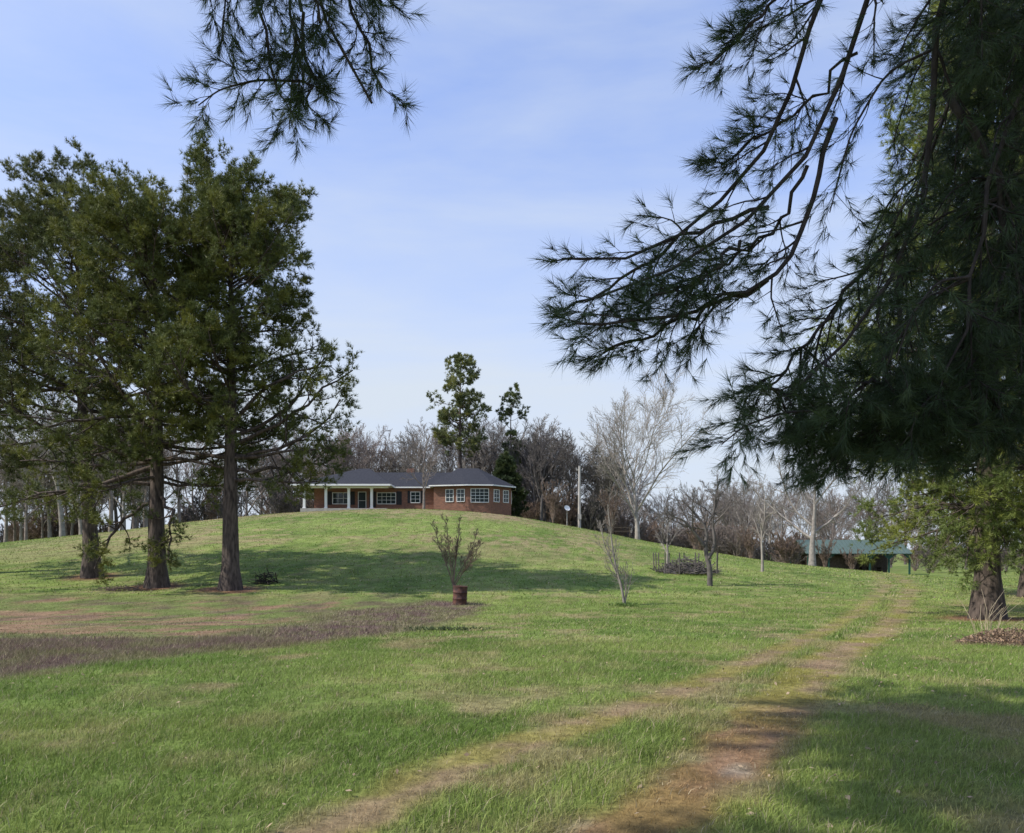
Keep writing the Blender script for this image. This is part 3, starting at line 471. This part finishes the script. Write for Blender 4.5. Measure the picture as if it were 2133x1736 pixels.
# barrel (burn barrel, ribbed, open top)
bx_,by_=-2.12,31; brl=empty('rusty_barrel',(bx_,by_,H(bx_,by_)-.02)); M_rust=mat('rust',(.13,.06,.042),(.05,.03,.027),7,.85,.4)
prof=[(0,0),(.285,0),(.295,.02),(.285,.04),(.285,.27),(.305,.29),(.285,.31),(.285,.56),(.305,.58),(.285,.60),(.285,.84),(.298,.86),(.29,.875),(.27,.86),(.27,.35),(0,.33)]
S=28; V=[(r*math.cos(a*2*math.pi/S),r*math.sin(a*2*math.pi/S),z*.88) for r,z in prof for a in range(S)]
F=[(k*S+a,k*S+(a+1)%S,(k+1)*S+(a+1)%S,(k+1)*S+a) for k in range(len(prof)-1) for a in range(S)]
o=mk('drum',np.array(V),np.array(F),M_rust,parent=brl,smooth=True); brl.rotation_euler=(.02,.06,0)
# stick piles
def sticks(name,x,y,n,rx,ry,h,seed,m,L0=.5,L1=1.4,r=.012,vert=.3):
    rng=np.random.default_rng(seed); e=empty(name,(x,y,H(x,y)-.03)); th=rng.random(n)*6.28; q=np.sqrt(rng.random(n)); c=np.stack([rx*q*np.cos(th),ry*q*np.sin(th),h*(1-q*q)*rng.random(n)+.02],1)
    d=nrm(rng.normal(0,1,(n,3))*[1,1,vert]); l=rng.uniform(L0,L1,n)[:,None]; mid=c+rng.normal(0,.05,c.shape); P=np.stack([c-d*l/2,mid,c+d*l/2],1); P[...,2]=np.maximum(P[...,2],.01)
    R=np.tile(np.array([1,.8,.4])*r,(n,1))*rng.uniform(.5,1.8,(n,1)); v,f=tubes(P,R,4); mk('branches',v,f,m,parent=e); return e
bp_=sticks('brush_pile',10.4,46,420,1.7,1.2,.9,1,M_baredk,.5,1.8,.018,.5)
v,f=tubes(np.array([[(1.9*math.cos(a),1.5*math.sin(a),0),(1.9*math.cos(a),1.5*math.sin(a),.6),(1.92*math.cos(a),1.5*math.sin(a),1.25)] for a in np.linspace(0,6.28,14)[:-1]]),np.full((13,3),.035),5); mk('fence_stakes',v,f,M_baredk,parent=bp_)
sticks('brush_pile',-12.3,38.5,70,.6,.5,.5,2,M_barkdk,.4,1.1,.016,.6)
sticks('brush_pile',-18.3,36,40,.9,.5,.2,3,M_brn,.4,1.2,.014,.3)
e=sticks('leaf_and_stick_pile',10.7,16.3,420,1.2,.65,.28,4,M_brn,.08,.45,.006,.3)
rng=np.random.default_rng(5); n=3200; th=rng.random(n)*6.28; q=np.sqrt(rng.random(n)); p=np.stack([1.3*q*np.cos(th),.75*q*np.sin(th),.27*(1-q*q)*(.6+.7*rng.random(n))+.02],1)
u=nrm(rng.normal(0,1,(n,3))); vv=nrm(np.cross(u,rng.normal(0,1,(n,3)))); s=rng.uniform(.015,.04,n)[:,None]
mk('leaves',np.stack([p-u*s,p-vv*s*.6,p+u*s,p+vv*s*.6],1).reshape(-1,3),np.arange(4*n).reshape(-1,4),M_dead,np.repeat(np.array([.30,.21,.135])*rng.uniform(.4,1.4,(n,1)),4,0),parent=e)
# dry stalks beside pile
n=26; e=empty('dry_grass_clump',(10.9,17.6,H(10.9,17.6)-.02)); a=rng.random(n)*6.28; q=rng.random(n)*.25; l=rng.uniform(.4,1.2,n); P=np.stack([np.stack([q*np.cos(a),q*np.sin(a),a*0],1),np.stack([q*2*np.cos(a),q*2*np.sin(a),l*.6],1),np.stack([(q*2+.35*l)*np.cos(a)+.1,(q*2+.3*l)*np.sin(a),l],1)],1)
v,f=tubes(P,np.tile([.006,.005,.003],(n,1)),3); mk('stalks',v,f,mat('straw',(.50,.42,.28),(.35,.28,.18),3),parent=e)
# small leafy weeds
def weeds(name,x,y,n,rx,ry,h,c,seed):
    rng=np.random.default_rng(seed); e=empty(name,(x,y,H(x,y))); p=np.stack([rng.normal(0,rx,n),rng.normal(0,ry,n),rng.random(n)*h],1); V,F,C=tufts(rng,p,np.tile([0,0,1.],(n,1)),8,.09,.025,(.3,1.4),0,0,c,.4); mk('leaves',V,F,M_grass,C,parent=e)
weeds('weed_clump',4.5,30.6,90,.3,.15,.12,(.16,.24,.07),3); weeds('weed_clump',-1.8,20.6,100,.5,.12,.08,(.12,.15,.07),4)
# ---------------------------------------------------------------- light, sky, camera
sd=Vector((-.68,-.20,.70)).normalized(); el=math.asin(sd.z); azm=math.atan2(sd.x,sd.y)
sl=D.lights.new('sun','SUN'); sl.energy=5; sl.angle=math.radians(.53); sl.color=(1,.955,.88); so=link(D.objects.new('sun',sl)); so.rotation_euler=(-sd).to_track_quat('-Z','Y').to_euler(); so.location=(-30,-10,40)
w=D.worlds.new('World'); SC.world=w; w.use_nodes=True; nt=w.node_tree; L=nt.links.new; bg=nt.nodes['Background']
sk=N(nt,'ShaderNodeTexSky'); sk.sky_type='NISHITA'; sk.sun_disc=False; sk.sun_elevation=el; sk.sun_rotation=azm%(2*math.pi); sk.air_density=1.0; sk.dust_density=1.0; sk.ozone_density=1.5
gm=N(nt,'ShaderNodeGamma'); gm.inputs['Gamma'].default_value=.68
gn=N(nt,'ShaderNodeVectorMath'); gn.operation='MULTIPLY'; gn.inputs[1].default_value=(1.85,2.05,2.85)
tc=N(nt,'ShaderNodeTexCoord'); mp=N(nt,'ShaderNodeMapping'); mp.inputs['Scale'].default_value=(1.2,1.6,5.5); nz=N(nt,'ShaderNodeTexNoise'); nz.inputs['Scale'].default_value=1.3; nz.inputs['Detail'].default_value=8; nz.inputs['Roughness'].default_value=.55; nz.inputs['Distortion'].default_value=.3
cr=N(nt,'ShaderNodeMapRange'); cr.inputs['From Min'].default_value=.38; cr.inputs['From Max'].default_value=.72; cr.inputs['To Min'].default_value=.0; cr.inputs['To Max'].default_value=.55
# thin haze low in the sky (by elevation) + thin cirrus
sp=N(nt,'ShaderNodeSeparateXYZ'); hzr=N(nt,'ShaderNodeMapRange'); hzr.interpolation_type='SMOOTHSTEP'; hzr.inputs['From Min'].default_value=-.05; hzr.inputs['From Max'].default_value=.6; hzr.inputs['To Min'].default_value=.95; hzr.inputs['To Max'].default_value=0
mxa=N(nt,'ShaderNodeMath'); mxa.operation='ADD'; mxa.use_clamp=True
mx=N(nt,'ShaderNodeMix'); mx.data_type='RGBA'; mx.inputs[7].default_value=(4.65,5.2,5.95,1)
L(sk.outputs[0],gm.inputs[0]); L(gm.outputs[0],gn.inputs[0]); L(tc.outputs['Generated'],mp.inputs[0]); L(mp.outputs[0],nz.inputs['Vector']); L(nz.outputs['Fac'],cr.inputs[0]); L(tc.outputs['Generated'],sp.inputs[0]); L(sp.outputs[2],hzr.inputs[0]); L(cr.outputs[0],mxa.inputs[0]); L(hzr.outputs[0],mxa.inputs[1]); L(mxa.outputs[0],mx.inputs[0]); L(gn.outputs[0],mx.inputs[6]); L(mx.outputs[2],bg.inputs['Color']); bg.inputs['Strength'].default_value=.15
cam=D.cameras.new('camera'); co=link(D.objects.new('camera',cam)); co.location=(0,0,H(0,0)+1.6); co.rotation_euler=(math.radians(90),0,0); cam.sensor_width=36; cam.lens=27; cam.shift_y=(1165-868)/2133; cam.clip_end=6000; cam.clip_start=.05; SC.camera=co
SC.view_settings.view_transform='Standard'; SC.view_settings.look='None'; SC.view_settings.exposure=0
print('faces',sum(len(m.polygons) for m in D.meshes))
